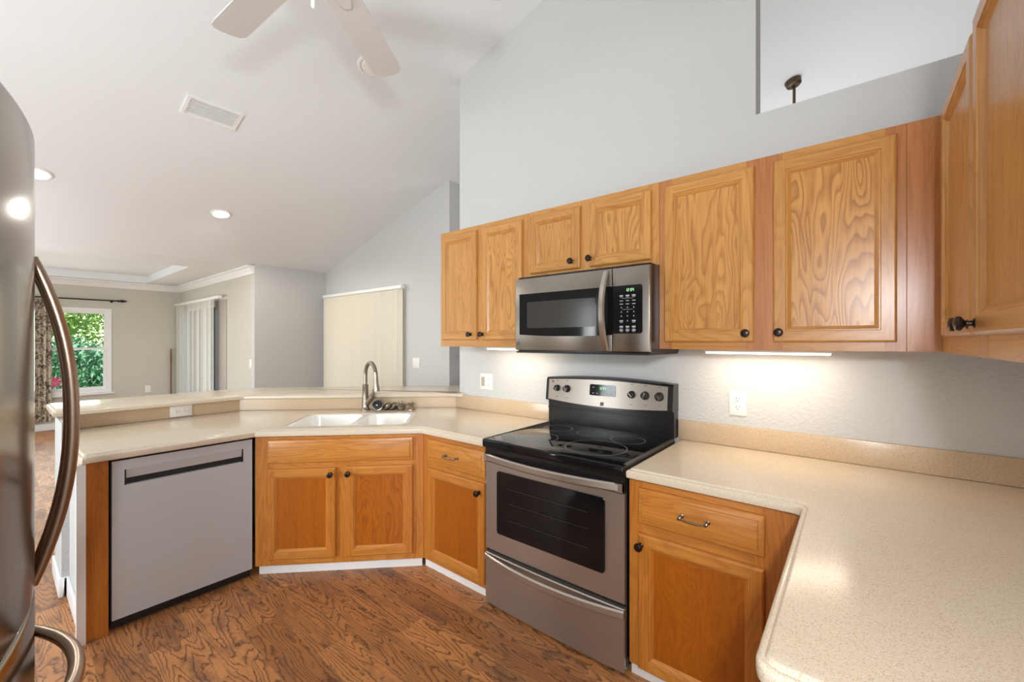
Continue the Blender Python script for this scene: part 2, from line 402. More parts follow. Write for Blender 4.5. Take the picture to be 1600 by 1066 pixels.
# baseboards
def base(name, x0, x1, y0, y1): b = MB(); b.box(x0, x1, y0, y1, 0, .10, 0, .004); return struct(b.build(name, 'trim'))
base('baseboard_far', -2.58, -1.87, YF-.015, YF); base('baseboard_left', XL, XL+.015, -.12, YF)
base('baseboard_alcove', -5.48, -4.5, -.135, -.12); base('baseboard_window', XW, XW+.015, YB, -.12)

# window_1 in the window wall
win = MB(); xa, xb = XW-.10, XW+.012
def frame_yz(b, x0, x1, ya, yb, za, zb, t, m=0):
    b.box(x0, x1, ya, ya+t, za, zb, m); b.box(x0, x1, yb-t, yb, za, zb, m); b.box(x0, x1, ya+t, yb-t, za, za+t, m); b.box(x0, x1, ya+t, yb-t, zb-t, zb, m)
frame_yz(win, xa, xb, wy0, wy1, wz0, wz1, .055); w1 = struct(win.build('window_1', 'trim', smooth=False))
b = MB(); zm = 1.215
frame_yz(b, xa+.05, xa+.085, wy0+.055, wy1-.055, zm-.02, wz1-.055, .03); b.build('window_sash', 'trim', w1, smooth=False)
b = MB(); frame_yz(b, xa+.015, xa+.05, wy0+.055, wy1-.055, wz0+.055, zm+.02, .035); b.build('window_sash', 'trim', w1, smooth=False)
b = MB(); b.box(xa+.066, xa+.069, wy0+.08, wy1-.08, zm, wz1-.08); b.build('window_pane', 'glass', w1)
b = MB(); b.box(xa+.030, xa+.033, wy0+.08, wy1-.08, wz0+.08, zm); b.build('window_pane', 'glass', w1)
b = MB(); b.box(XW-.02, XW+.05, wy0-.03, wy1+.03, wz0-.03, wz0-.002, 0, .004); b.build('window_sill', 'trim', w1)
# sliding doors behind the blinds
def slider(name, x0, x1, y, z1):
    b = MB(); t = .06
    for q in ((x0, x0+t), (x1-t, x1)): b.box(*q, y, y+.09, 0, z1)
    b.box(x0+t, x1-t, y, y+.09, z1-t, z1); b.box(x0+t, x1-t, y, y+.09, 0, .04); d = struct(b.build(name, 'trim', smooth=False))
    xm = (x0+x1)/2
    for a, c, yy in ((x0+t, xm+.04, y+.05), (xm-.04, x1-t, y+.012)):
        b = MB(); 
        for q in ((a, a+.06), (c-.06, c)): b.box(*q, yy, yy+.03, .04, z1-t)
        b.box(a+.06, c-.06, yy, yy+.03, .04, .12); b.box(a+.06, c-.06, yy, yy+.03, z1-t-.08, z1-t); b.build('sliding_sash', 'trim', d, smooth=False)
        b = MB(); b.box(a+.06, c-.06, yy+.012, yy+.016, .12, z1-t-.08); b.build('door_pane', 'glass', d)
    return d
slider('door_1', -4.42, -2.62, YF+.02, 2.0); d2o = slider('door_2', -7.83, -5.50, -.10, 2.0); b = MB(); b.box(-6.02, -5.561, -.118, -.101, .04, 1.94); b.build('screen_stile', 'plasticg', d2o, smooth=False)
# glazing of the wall behind the camera
b = MB(); 
for q in ((-1.9, -1.84), (-.46, -.4)): b.box(*q, YB-.1, YB-.02, .45, 1.95)
for q in ((.45, .51), (1.89, 1.95), (1.20, 1.25)): b.box(-1.84, -.46, YB-.1, YB-.02, *q)
w2 = struct(b.build('window_2', 'trim', smooth=False)); b = MB(); b.box(-1.84, -.46, YB-.065, YB-.06, .51, 1.89); b.build('window_pane', 'glass', w2)
wn3 = MB(); frame_yz(wn3, XR+.02, XR+.10, -4.0, -2.9, .92, 2.1, .06); wn3.box(XR+.03, XR+.09, -3.94, -2.96, 1.49, 1.53); w3 = struct(wn3.build('added_window_3', 'trim', smooth=False)); b = MB(); b.box(XR+.055, XR+.06, -3.94, -2.96, .98, 2.04); b.build('window_pane', 'glass', w3)  # added right wall window, unseen, put in for light on the dishwasher
slider('door_3', -6.8, -4.4, YB-.1, 2.25)

# ------------------------------------------------------------------ half wall of the peninsula + bar top
b = MB()
XS = -1.97                                    # backsplash face of the peninsula
q2 = .86                                      # diagonal backsplash line x - y = -q2
kn = [(XS-.018, -2.005), (XS-.018, XS-.018+q2+.025), (-.858-.02, -.858-.02+q2+.025), (-.858-.02, .10), (-.92, .122), (XS-.15, XS-.15+q2+.23), (XS-.15, -2.005)]
b.prism(kn, 0, .905, axis='z')
b.box(XS-.018, -1.75, -2.005, -1.965, 0, .905); b.box(-1.75, -1.190, -1.976, -1.955, 0, .790)
struct(b.build('wall_peninsula', 'paint'))
b = MB(); b.box(-1.19, -1.160, -2.002, -1.9725, 0, .791); struct(b.build('trim_3', 'trim'))
b = MB(); b.box(-1.75, -1.736, -2.017, -1.976, 0, .10, 0, .003); b.box(-1.736, -1.191, -1.988, -1.976, 0, .10, 0, .003); b.box(-2.12, -1.75, -2.017, -2.005, 0, .10, 0, .003); struct(b.build('baseboard_peninsula', 'trim'))

def slab(name, outer, z0, z1, mat, hole=None, step=.010, parent=None):
    """a worktop: stepped, eased edge, optional hole"""
    b = MB(); A = Vector
    prof = [(.006, z0), (.001, z0+.004), (0, z0+.012), (0, z1-.016), (.0015, z1-.011), (.0055, z1-.0078), (.0105, z1-.0070), (.0125, z1-.0078), (.0140, z1-.0060), (.0155, z1-.0025), (.0185, z1-.0006), (.0220, z1)]
    b.loops([[(x, y, z) for x, y in offset_poly(outer, d)] for d, z in prof])
    top = offset_poly(outer, .0220); bot = offset_poly(outer, .006)
    b.tri_fill([top] + ([hole] if hole else []), z1); b.tri_fill([bot] + ([hole] if hole else []), z0, flip=True)
    if hole: b.loops([[(x, y, z) for x, y in hole] for z in (z0, z1)])
    return b.build(name, mat, parent, world=parent is not None, angle=40)
ZT, ZU = .8354, .7944
bar = [(-1.93, -2.025), (-1.93, -1.93+q2-.028), (-.885, -.053), (-.86, -.040), (-.80, -.040), (-.79, -.028), (-.79, -.002), (-.8595, -.002), (-.8595, .13), (-.90, .36), (-1.12, .42), (-2.42, -.90), (-2.42, -2.025)]
bar = bar[::-1]
area = sum(bar[i-1][0]*bar[i][1] - bar[i][0]*bar[i-1][1] for i in range(len(bar)))
if area < 0: bar = bar[::-1]
o = slab('bar_top', bar, .916, .951, 'counter'); tag(o, 'raised beige speckled bar ledge on the half wall behind the sink', 'bar ledge')

# ------------------------------------------------------------------ worktops
c45 = 2 ** -.5
sc = (-1.0228, -.7593)                           # sink centre
def sk(u, v): return (sc[0] + (u - v) * c45, sc[1] + (u + v) * c45)   # u along the diagonal, v towards the wall
hole = [sk(u, v) for u, v in rrect(-.355, .355, -.212, .212, .05)]
left = [(-1.145, -1.995), (-1.145, -1.305), (-.505, -.655 - .01), (-.495, -.655), (-.004, -.655), (-.004, -.001), (-.878+.0, -.001), (XS-.001, XS+q2-.001), (XS-.001, -1.975)]
left = [(-1.163, -1.997), (-1.147, -1.985), (-1.145, -1.97)] + left[1:-1] + [(XS-.001, -1.997)]
wt = thing('countertop', 'beige speckled countertop with white sink, running from dishwasher to stove', 'countertop', (-1.2, -.9, ZU))
slab('worktop', left, ZU, ZT, 'counter', hole, parent=wt)
b = MB(); b.box(XS-.017, XS, -1.990, XS+q2+.008, ZT, .916); b.build('backsplash', 'splash', wt, True)
b = MB(); d = .0125
b.prism([(XS, XS+q2), (-.878, -.018), (-.8785, -.001), (-.90, -.90+q2+.024), (XS-.016, XS+q2+.008)], ZT, .916); b.build('backsplash', 'splash', wt, True)
b = MB(); b.box(-.877, -.004, -.018, -.0005, ZT, .934, 0, .002); b.build('backsplash', 'splash', wt, True)
right = [(.766, -.001), (.766, -.655)] + [(1.311, -.655)] + arc((1.311, -.685), .030, 90, 0, 6)[1:] + [(1.341, -1.439)] + arc((1.381, -1.439), .04, 180, 270, 8)[1:] + [(XR-.001, -1.479), (XR-.001, -.001)]
wr = thing('countertop', 'beige L-shaped countertop turning the corner beyond the stove, nearest the camera', 'countertop', (1.6, -.7, ZU))
slab('worktop', right, ZU, ZT, 'counter', parent=wr)
b = MB(); b.box(.766, XR-.001, -.018, -.0005, ZT, .934, 0, .002); b.build('backsplash', 'splash', wr, True)
b = MB(); b.box(XR-.018, XR-.0005, -1.479, -.0185, ZT, .934, 0, .002); b.build('backsplash', 'splash', wr, True)

# ------------------------------------------------------------------ sink
t = thing('kitchen_sink', 'white double bowl sink set into the diagonal corner counter', 'sink', (sc[0], sc[1], ZT-.2), 45)
b = MB(); zs = .2 - .003
outer = rrect(-.354, .354, -.211, .211, .05); h1 = rrect(-.330, .010, -.188, .188, .06); h2 = rrect(.045, .330, -.188, .188, .06)
b.tri_fill([outer, h1, h2], zs); b.loops([[(x, y, zz) for x, y in outer] for zz in (zs, zs-.05)])
for h, cx in ((h1, -.16), (h2, .1875)):
    Ls = []
    for k, zz in ((1.0, zs), (.985, zs-.010), (.95, zs-.13), (.88, zs-.165), (.70, zs-.176)):
        Ls.append([(cx + (x-cx)*k, y*k, zz) for x, y in h])
    b.loops(Ls, 0, True, False, True)
b.build('basin', 'porc', t, angle=60)
for cx in (-.16, .1875):
    b = MB(); b.lathe([(.040, 0), (.040, .003), (.030, .003), (.026, -.002 + .003)], (cx, 0, zs-.1765)); b.build('drain', 'chrome', t)

# ------------------------------------------------------------------ faucet
FX, FY = -1.286, -.528
t = thing('faucet', 'brushed nickel gooseneck pull-down faucet behind the white sink', 'faucet', (FX, FY, ZT))
d2 = Vector((.110*c45 + .15*c45, .110*c45 - .15*c45, 0)); rr = d2.length; d2n = d2.normalized()
b = MB(); b.lathe([(.033, 0), (.033, .006), (.027, .014), (.024, .03), (.021, .10), (.0195, .17), (.0205, .172), (.0205, .182), (.0155, .188)], (0, 0, 0)); b.build('faucet_body', 'nickel', t)
pts = [(0, 0, .185), (0, 0, .25)] ; zc0 = .258; rad = rr * .46
for k in range(0, 15):
    a = math.pi * k / 15.5; p = d2n * (rad - rad * math.cos(a)); pts.append((p.x, p.y, zc0 + rad * math.sin(a) * 1.02))
b = MB(); b.tube(pts, .0135, n=16); b.build('spout', 'nickel', t)
e = Vector(pts[-1]); e2 = d2n * rr + Vector((0, 0, .150)); ax = (e2 - e).normalized(); ln = (e2 - e).length
b = MB(); b.lathe([(.0145, 0), (.0155, .012), (.0145, .016), (.0150, .03), (.0165, ln*.6), (.0215, ln*.92), (.0205, ln), (.012, ln)], e, ax); b.build('spray_head', 'nickel', t)
sd = (Vector((c45, c45, 0)) * .86 + Vector((c45, -c45, 0)) * .5).normalized()
b = MB(); b.tube([sd*.004 + Vector((0,0,.035)), sd*.055 + Vector((0,0,.095)), sd*.066 + Vector((0,0,.108))], [.0185, .0185, .0165], n=16)
b.tube([sd*.058 + Vector((0,0,.100)), sd*.072 + Vector((0,0,.125)), sd*.085 + Vector((0,0,.165)), sd*.090 + Vector((0,0,.185))], [.015, .011, .0075, .006], n=10); b.build('lever_handle', 'nickel', t)

# loose sink fittings beside the faucet
t = thing('sink_strainer', 'black and steel sink strainer lying on its edge, right beside the faucet base', 'strainer', (-1.232, -.462, ZT), 0, 'loose drain fittings behind the sink')
b = MB(); axv = Vector((.62, -.60, .42)).normalized(); b.lathe([(.018, -.012), (.036, -.010), (.040, -.003), (.040, .002), (.034, .004)], (0, 0, .034), axv); b.build('basket', 'nickel', t)
b = MB(); b.lathe([(.033, .0042), (.033, .007), (.012, .010)], (0, 0, .034), axv); b.tube([Vector((0,0,.034)) + axv*.008, Vector((.016, -.012, .028)) + axv*.028], .0035, 1, 8); b.build('stopper', ['blackm', 'chrome'], t)
for i, (px, py, lb) in enumerate(((-1.186, -.420, 'tilted steel disc stopper leaning next to the black strainer'), (-1.154, -.392, 'tilted steel disc stopper leaning beside the round upright strainer'))):
    t = thing('sink_stopper', lb, 'stopper', (px, py, ZT), 0, 'loose drain fittings behind the sink'); axv = Vector((-.10, -.60, .75)).normalized()
    b = MB(); b.lathe([(.020, -.012), (.034, -.011), (.036, -.004), (.036, .0), (.030, .004), (.010, .005)], (0, 0, .0285), axv); b.build('disc', 'nickel', t)
    b = MB(); b.lathe([(.031, -.020), (.033, -.0125), (.020, -.0121)], (0, 0, .0285), axv); b.build('gasket', 'rubber', t)
t = thing('drain_basket', 'round steel basket strainer standing upright behind the sink', 'strainer', (-1.105, -.352, ZT), 0, 'loose drain fittings behind the sink')
b = MB(); b.lathe([(.024, 0), (.029, .004), (.031, .026), (.041, .030), (.042, .036), (.036, .042), (.020, .046)]); b.build('basket', 'nickel', t)
b = MB(); b.lathe([(.005, .046), (.005, .052), (.010, .054), (.009, .060), (.003, .062)]); b.build('knob', 'nickel', t)
t = thing('soap_dispenser', 'small waisted nickel soap dispenser at the end of the sink deck', 'soap dispenser', (-1.030, -.318, ZT))
b = MB(); b.lathe([(.024, 0), (.024, .004), (.020, .014), (.013, .026), (.010, .032)]); b.build('collar', 'nickel', t)
b = MB(); b.lathe([(.010, .032), (.016, .036), (.018, .050), (.015, .055), (.004, .056)]); b.tube([(0, 0, .047), (-.022, -.008, .047), (-.03, -.011, .042)], .005, 0, 8); b.build('pump_head', 'nickel', t)

# ------------------------------------------------------------------ cabinets
def door_panel(b, x0, x1, z0, z1, y=0, st=.055):
    """frame-and-flat-panel door in the xz plane, front towards -y; slot 0 upright grain, 1 level grain"""
    yf = y - .019
    def ring(i, yy): return [(x0+i, yy, z0+i), (x1-i, yy, z0+i), (x1-i, yy, z1-i), (x0+i, yy, z1-i)]
    def band(A, B, mats=(1, 0, 1, 0)):
        for k in range(4):
            j = (k+1) % 4; b.face((A[k], A[j], B[j], B[k]), mats[k])
    b.face(ring(0, y)[::-1], 0)
    band(ring(0, y), ring(0, y-.012)); band(ring(0, y-.012), ring(.003, y-.0165)); band(ring(.003, y-.0165), ring(.007, yf))
    a, c, e, f = x0+.007, x0+st-.014, x1-st+.014, x1-.007; z_a, z_c, z_e, z_f = z0+.007, z0+st-.014, z1-st+.014, z1-.007
    b.face(((a, yf, z_a), (c, yf, z_a), (c, yf, z_f), (a, yf, z_f)), 0); b.face(((e, yf, z_a), (f, yf, z_a), (f, yf, z_f), (e, yf, z_f)), 0)
    b.face(((c, yf, z_a), (e, yf, z_a), (e, yf, z_c), (c, yf, z_c)), 1); b.face(((c, yf, z_e), (e, yf, z_e), (e, yf, z_f), (c, yf, z_f)), 1)
    i0 = st-.014
    band(ring(i0, yf), ring(i0+.002, yf+.003)); band(ring(i0+.002, yf+.003), ring(i0+.006, yf+.003)); band(ring(i0+.006, yf+.003), ring(st+.004, yf+.012))
    b.face(ring(st+.004, yf+.012), 2)
def drawer_panel(b, x0, x1, z0, z1, y=0):
    def ring(i, yy): return [(x0+i, yy, z0+i), (x1-i, yy, z0+i), (x1-i, yy, z1-i), (x0+i, yy, z1-i)]
    prof = [(0, y), (0, y-.010), (.003, y-.013), (.012, y-.0155), (.018, y-.0165), (.020, y-.020), (.024, y-.021)]
    R_ = [ring(i, yy) for i, yy in prof]
    b.face(R_[0][::-1], 0)
    for A, B in zip(R_, R_[1:]):
        for k in range(4): j = (k+1) % 4; b.face((A[k], A[j], B[j], B[k]), 0)
    b.face(R_[-1], 0)
def knob(parent, x, z, y=-.019):
    b = MB(); b.lathe([(.011, 0), (.011, .002), (.006, .005), (.0055, .013), (.010, .017), (.0155, .021), (.0165, .025), (.0145, .030), (.008, .0325)], (x, y, z), (0, -1, 0), n=20)
    return b.build('knob', 'bronze', parent)
def pull(parent, x, z, y=-.021):
    b = MB(); h = .045
    for s in (-1, 1): b.lathe([(.0085, 0), (.008, .003), (.005, .005), (.005, .024), (.0065, .026), (.0065, .031), (.003, .033)], (x+s*h, y, z), (0, -1, 0), n=14)
    b.tube([(x-h, y-.027, z), (x-h*.8, y-.028, z-.003), (x-h*.5, y-.029, z-.0042), (x, y-.030, z-.0045), (x+h*.5, y-.029, z-.0042), (x+h*.8, y-.028, z-.003), (x+h, y-.027, z)], [.0045, .0035, .0032, .004, .0032, .0035, .0045], n=10)
    return b.build('pull_handle', 'chrome' if False else 'nickel', parent)
def cabinet(label, cat, loc, rz, w, h, d, stiles, rails, doors=(), drawers=(), group=None, name='wall_cabinet', kick=None, open_top=False, side=None, figs=None):
    """local frame: x along the front, -y the front, z up; loc = front lower left corner of the face frame"""
    t = thing(name, label, cat, loc, rz, group)
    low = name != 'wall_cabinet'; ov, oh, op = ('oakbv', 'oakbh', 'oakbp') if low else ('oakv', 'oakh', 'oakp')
    b = MB(); T = .019
    if open_top:
        b.box(0, .016, T, d, .0, h); b.box(w-.036, w-.020, T, d, .0, h); b.box(.016, w-.036, T, d, 0, .016); b.box(.016, w-.036, d-.01, d, .016, h)
    else: b.box(0, w, T, d, 0, h)
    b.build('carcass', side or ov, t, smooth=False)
    b = MB()
    for x0, x1 in stiles: b.box(x0, x1, 0, T, 0, h, 0, .0008, 1)
    for x0, x1, z0, z1 in rails: b.box(x0, x1, .0006, T, z0, z1, 1)
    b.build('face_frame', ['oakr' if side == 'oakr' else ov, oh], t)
    for di, (x0, x1, z0, z1, kx, kz) in enumerate(doors):
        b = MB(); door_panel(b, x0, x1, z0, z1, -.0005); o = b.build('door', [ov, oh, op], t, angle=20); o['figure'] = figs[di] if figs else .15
        if kx is not None: knob(o, kx, kz)
    for x0, x1, z0, z1, px in drawers:
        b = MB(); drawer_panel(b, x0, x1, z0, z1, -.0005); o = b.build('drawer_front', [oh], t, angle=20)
        if px is not None: pull(o, px, (z0+z1)/2 + .004)
    if kick:
        b = MB(); b.box(kick[0], kick[1], .022, .034, -loc[2], -.0005); b.build('toe_kick', 'kick', t)
    return t
UZ0, UZ1 = 1.2994, 2.073; UH = UZ1 - UZ0; UY = -.281
# (local x = world x - loc.x for the range wall run)
WG = 'golden oak wall cabinets'
def U(xs, x0): return [(a - x0, b_ - x0) for a, b_ in xs]
x0 = -.75
cabinet('tall narrow two-door oak wall cabinet at the open end, left of the microwave', 'cabinet', (x0, UY, UZ0), 0, .749, UH, .280,
        U([(-.75, -.69), (-.418, -.333), (-.062, -.001)], x0), [(.06, .332, 0, .055), (.06, .332, UH-.045, UH), (.417, .688, 0, .055), (.417, .688, UH-.045, UH)],
        [(.027, .352, .043, .742, .303, .079), (.397, .716, .043, .742, .407, .079)], group=WG, figs=(.0, .5))
x0 = .0005
cabinet('short two-door oak wall cabinet directly above the microwave', 'cabinet', (x0, UY, 1.6905), 0, .761, UZ1-1.6905, .280,
        U([(.0005, .045), (.325, .43), (.707, .7615)], x0), [(.045, .325, 0, .05), (.045, .325, .337, .3825), (.4295, .7065, 0, .05), (.4295, .7065, .337, .3825)],
        [(.025, .350, .0265, .3545, .305, .066), (.405, .727, .0265, .3545, .413, .068)], group=WG, figs=(.45, .55))
x0 = .7625
t = cabinet('wide two-door oak wall cabinet between the microwave and the corner, above the outlet', 'cabinet', (x0, UY, UZ0), 0, .9235, UH, .280,
        U([(.7625, .82), (1.12, 1.246), (1.547, 1.6015), (1.602, 1.686)], x0), [(.057, .358, 0, .055), (.057, .358, UH-.045, UH), (.483, .785, 0, .055), (.483, .785, UH-.045, UH)],
        [(.0265, .3885, .033, .742, .360, .068), (.454, .8145, .033, .742, .474, .070)], group=WG, side='oakr', figs=(.35, 1.0))
cabinet('oak wall cabinet on the side wall at the picture edge, seen almost edge-on', 'cabinet', (1.686, UY-.002, UZ0), -90, 1.15, UH, .303,
        [(0, .155), (.530, .615), (1.05, 1.15)], [(.155, .530, 0, .055), (.155, .530, UH-.045, UH), (.615, 1.05, 0, .055), (.615, 1.05, UH-.045, UH)],
        [(.143, .561, .050, .730, .535, .075), (.585, 1.062, .050, .745, .612, .075)], group=WG)
# base cabinets
BZ, BH = .055, ZU - .055 - .0005
BY = -.625
BG = 'golden oak base cabinets'
x0 = -.5165
cabinet('narrow oak base cabinet with one drawer and one door, left of the stove', 'cabinet', (x0, BY, BZ), 0, .5115, BH, .60,
        [(0, .07), (.48, .5115)], [(.07, .48, 0, .04), (.07, .48, .545, .58), (.07, .48, .705, BH)],
        [(.0545, .5075, .027, .547, .475, .497)], [(.0545, .5075, .574, .711, .27)], BG, 'base_cabinet', kick=(-.004, .5115), figs=(.0,))
x0 = .7665
cabinet('oak base cabinet with one drawer and one door, right of the stove', 'cabinet', (x0, BY, BZ), 0, .60, BH, .60,
        [(0, .055), (.44, .60)], [(.055, .44, 0, .04), (.055, .44, .525, .58), (.055, .44, .705, BH)],
        [(.0415, .4705, .005, .532, .054, .488)], [(.0415, .4705, .571, .707, .254)], BG, 'base_cabinet', kick=(0, .60), figs=(.0,))
fo = .03
sx, sy = -1.145 - fo*c45, -1.305 + fo*c45
cabinet('diagonal oak sink base cabinet with two doors under a long false drawer', 'cabinet', (sx - .0115*c45, sy - .0115*c45, BZ), 45, .9395, BH, .50,
        [(0, .095), (.422, .525), (.865, .9395)], [(.095, .422, 0, .045), (.525, .865, 0, .045), (.095, .422, .55, .59), (.525, .865, .55, .59), (.095, .422, .70, BH), (.525, .865, .70, BH)],
        [(.071, .446, .037, .553, .418, .518), (.503, .881, .037, .557, .516, .520)], [(.071, .881, .586, .718, None)], BG, 'sink_base_cabinet', kick=(.012, .930), open_top=True, figs=(.0, .7))
cabinet('plain oak base cabinet carrying the near counter, hidden below its overhang', 'cabinet', (1.372, -.640, BZ), -90, .81, BH, .60,
        [(0, .05), (.38, .43), (.76, .81)], [(.05, .38, 0, .04), (.05, .38, .545, .58), (.05, .38, .705, BH), (.43, .76, 0, .04), (.43, .76, .545, .58), (.43, .76, .705, BH)],
        [(.03, .395, .027, .547, .36, .497), (.415, .78, .027, .547, .45, .497)], [(.03, .395, .574, .711, .21), (.415, .78, .574, .711, .60)], BG, 'base_cabinet', kick=(0, .81))
t = thing('end_panel', 'narrow upright oak end panel between the dishwasher and the white trim', 'panel', (-1.17, -1.935, 0))
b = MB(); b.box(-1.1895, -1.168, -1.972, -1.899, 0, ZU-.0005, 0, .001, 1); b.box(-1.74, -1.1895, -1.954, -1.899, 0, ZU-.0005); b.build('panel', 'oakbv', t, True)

# ------------------------------------------------------------------ dishwasher
t = thing('dishwasher', 'flat gray stainless dishwasher with a pocket handle under the counter', 'dishwasher', (-1.45, -1.6, 0))
y0, y1, xf = -1.887, -1.307, -1.175
b = MB(); b.box(-1.75, xf-.022, y0-.004, y1+.002, .05, .788); b.build('tub', 'blackm', t, True, smooth=False)
b = MB(); b.box(-1.75, xf-.03, y0, y1, .0, .047); b.build('kick_plate', 'blackm', t, True, smooth=False)
hy0, hy1, hz0, hz1 = -1.842, -1.354, .664, .736
b = MB()
for q in ((y0, hy0, .05, .781), (hy1, y1, .05, .781), (hy0, hy1, .05, hz0), (hy0, hy1, hz1, .781)): b.box(xf-.020, xf, q[0], q[1], q[2], q[3])
dd = b.build('door', 'dish', t, True, smooth=False)
b = MB(); b.loops([[(xf, y, hz1-.0005), (xf-.009, y, hz0+.030), (xf-.012, y, hz0+.030), (xf-.006, y, hz1-.0005)] for y in (hy0+.003, hy1-.003)], 0, True, True, True); b.build('handle_plate', 'dish', dd, True, smooth=False)
b = MB(); b.box(xf-.0215, xf-.0195, hy0-.001, hy1+.001, hz0-.001, hz1+.001); b.box(xf-.0195, xf+.0004, hy0-.002, hy0+.004, hz0, hz1); b.box(xf-.0195, xf+.0004, hy1-.004, hy1+.002, hz0, hz1); b.build('handle_pocket', 'blackm', dd, True, smooth=False)
b = MB(); b.box(xf-.022, xf-.004, y0, y1, .7815, .7885); b.build('control_strip', 'black', t, True, smooth=False)

# ------------------------------------------------------------------ seven segment digits
SEG = {'0': 'abcdef', '1': 'bc', '2': 'abged', '4': 'fgbc', '3': 'abgcd'}
def digits(b, text, o, ux, uz, nrm, h, m=0):
    o, ux, uz, nrm = Vector(o), Vector(ux), Vector(uz), Vector(nrm); x = 0; wd = h * .5; th = h * .13
    def rect(xa, xb, za, zb): b.face([o + ux*(x+p) + uz*q + nrm*.0003 for p, q in ((xa, za), (xb, za), (xb, zb), (xa, zb))], m)
    for ch in text:
        if ch == ':':
            for zz in (h*.28, h*.66): rect(0, th, zz, zz+th)
            x += th * 2.6; continue
        for sgm in SEG[ch]:
            if sgm == 'a': rect(0, wd, h-th, h)
            if sgm == 'd': rect(0, wd, 0, th)
            if sgm == 'g': rect(0, wd, h/2-th/2, h/2+th/2)
            if sgm == 'f': rect(0, th, h/2, h)
            if sgm == 'e': rect(0, th, 0, h/2)
            if sgm == 'b': rect(wd-th, wd, h/2, h)
            if sgm == 'c': rect(wd-th, wd, 0, h/2)
        x += wd * 1.45
def emblem(b, o, ux, uz, nrm, s, m=0, m2=1):
    """small dark square brand badge with pale strokes"""
    o, ux, uz, nrm = Vector(o), Vector(ux), Vector(uz), Vector(nrm)
    def q(pts, k, mm): b.face([o + ux*(p*s) + uz*(r*s) + nrm*k for p, r in pts], mm)
    q([(-.5, -.5), (.5, -.5), (.5, .5), (-.5, .5)], .0004, m)
    q([(-.34, -.08), (-.34, -.2), (.36, .12), (.36, .26)], .0007, m2); q([(-.34, .30), (.20, .36), (.20, .42), (-.34, .38)], .0007, m2); q([(-.1, -.40), (.38, -.36), (.38, -.28), (-.1, -.33)], .0007, m2)

# ------------------------------------------------------------------ range
t = thing('kitchen_range', 'stainless and black glass-top electric range standing between the oak base cabinets', 'range', (.381, -.33, 0))
W_ = .762; yf = -.655
b = MB(); b.box(.003, W_-.003, -.63, -.012, .03, .800); b.build('oven_body', 'black', t, True, smooth=False)
for fx, fy in ((.05, -.58), (.71, -.58), (.05, -.08), (.71, -.08)):
    b = MB(); b.lathe([(.018, 0), (.018, .012), (.010, .014), (.010, .031)], (fx, fy, 0), n=14); b.build('leveling_foot', 'blackm', t, True)
def bowed(b, x0, x1, z0, z1, y_end, bow, thick, n=24, m=0, rnd=0.0):
    L = []
    for i in range(n+1):
        u = -1 + 2*i/n; x = x0 + (x1-x0)*i/n; y = y_end - bow*(1-u*u)
        if rnd: L.append([(x, y+thick, z0), (x, y+rnd, z0), (x, y, z0+rnd), (x, y, z1-rnd), (x, y+rnd, z1), (x, y+thick, z1)])
        else: L.append([(x, y+thick, z0), (x, y, z0), (x, y, z1), (x, y+thick, z1)])
    b.loops(L, m, True, True, True)
# storage drawer with its lip
b = MB(); bowed(b, .010, W_-.006, .012, .268, -.650, .010, .04, rnd=.004); dr = b.build('storage_drawer', 'steel', t, True)
b = MB(); bowed(b, .010, W_-.006, .230, .265, -.660, .048, .012, rnd=.006); b.build('drawer_handle', 'steel', dr, True)
# oven door
b = MB(); bowed(b, .010, W_-.006, .286, .728, -.648, .006, .03, rnd=.004); dr = b.build('oven_door', 'steel', t, True)
b = MB(); pr_ = rrect(.092, .674, .386, .694, .014)
b.loops([[(x, -.6575 - .0042*(1-((x-.381)/.371)**2), z) for x, z in pr_], [(x, -.640, z) for x, z in pr_]], 0, True, True, True); ow = b.build('oven_window', 'bglass', dr, True)
b = MB()
for zz in (.47, .55, .62): b.box(.17, .60, -.6630, -.6622, zz, zz+.002)
b.build('oven_rack', 'wglass', ow, True)
b = MB(); bowed(b, .012, W_-.008, .736, .770, -.664, .046, .014, rnd=.006); 
for xx in (.012, W_-.040): b.box(xx, xx+.032, -.668, -.648, .736, .770)
b.build('oven_handle', 'steel', dr, True)
b = MB(); b.box(.008, W_-.006, -.650, -.60, .729, .799); b.box(.06, .70, -.6525, -.645, .778, .788); b.build('vent_trim', 'black', t, True, smooth=False)
# cooktop
b = MB(); b.box(-.002, W_+.002, -.668, -.062, .800, .8435, 0, .010, 3); ck = b.build('cooktop', 'bglass', t, True)
for xx in (-.0005, W_-.0125):
    b = MB(); b.box(xx, xx+.013, -.640, -.075, .8425, .8455); b.build('side_trim', 'steelz', ck, True)
def ringm(b, cx, cy, r, wd, z, n=56, a0=0, a1=360):
    for i in range(n):
        p, q = R(a0 + (a1-a0)*i/n), R(a0 + (a1-a0)*(i+1)/n)
        b.face([(cx+rr_*math.cos(a), cy+rr_*math.sin(a), z) for rr_, a in ((r, p), (r, q), (r-wd, q), (r-wd, p))])
for cx, cy, r in ((.535, -.470, .142), (.590, -.240, .085), (.375, -.215, .080), (.165, -.215, .082), (.205, -.475, .108)):
    b = MB(); ringm(b, cx, cy, r, .003, .8440); 
    b.build('burner_ring', 'ring', ck, True, smooth=False)
b = MB(); ringm(b, .205, -.475, .070, .002, .8440, 30, -60, 80); b.build('burner_ring', 'ring', ck, True, smooth=False)
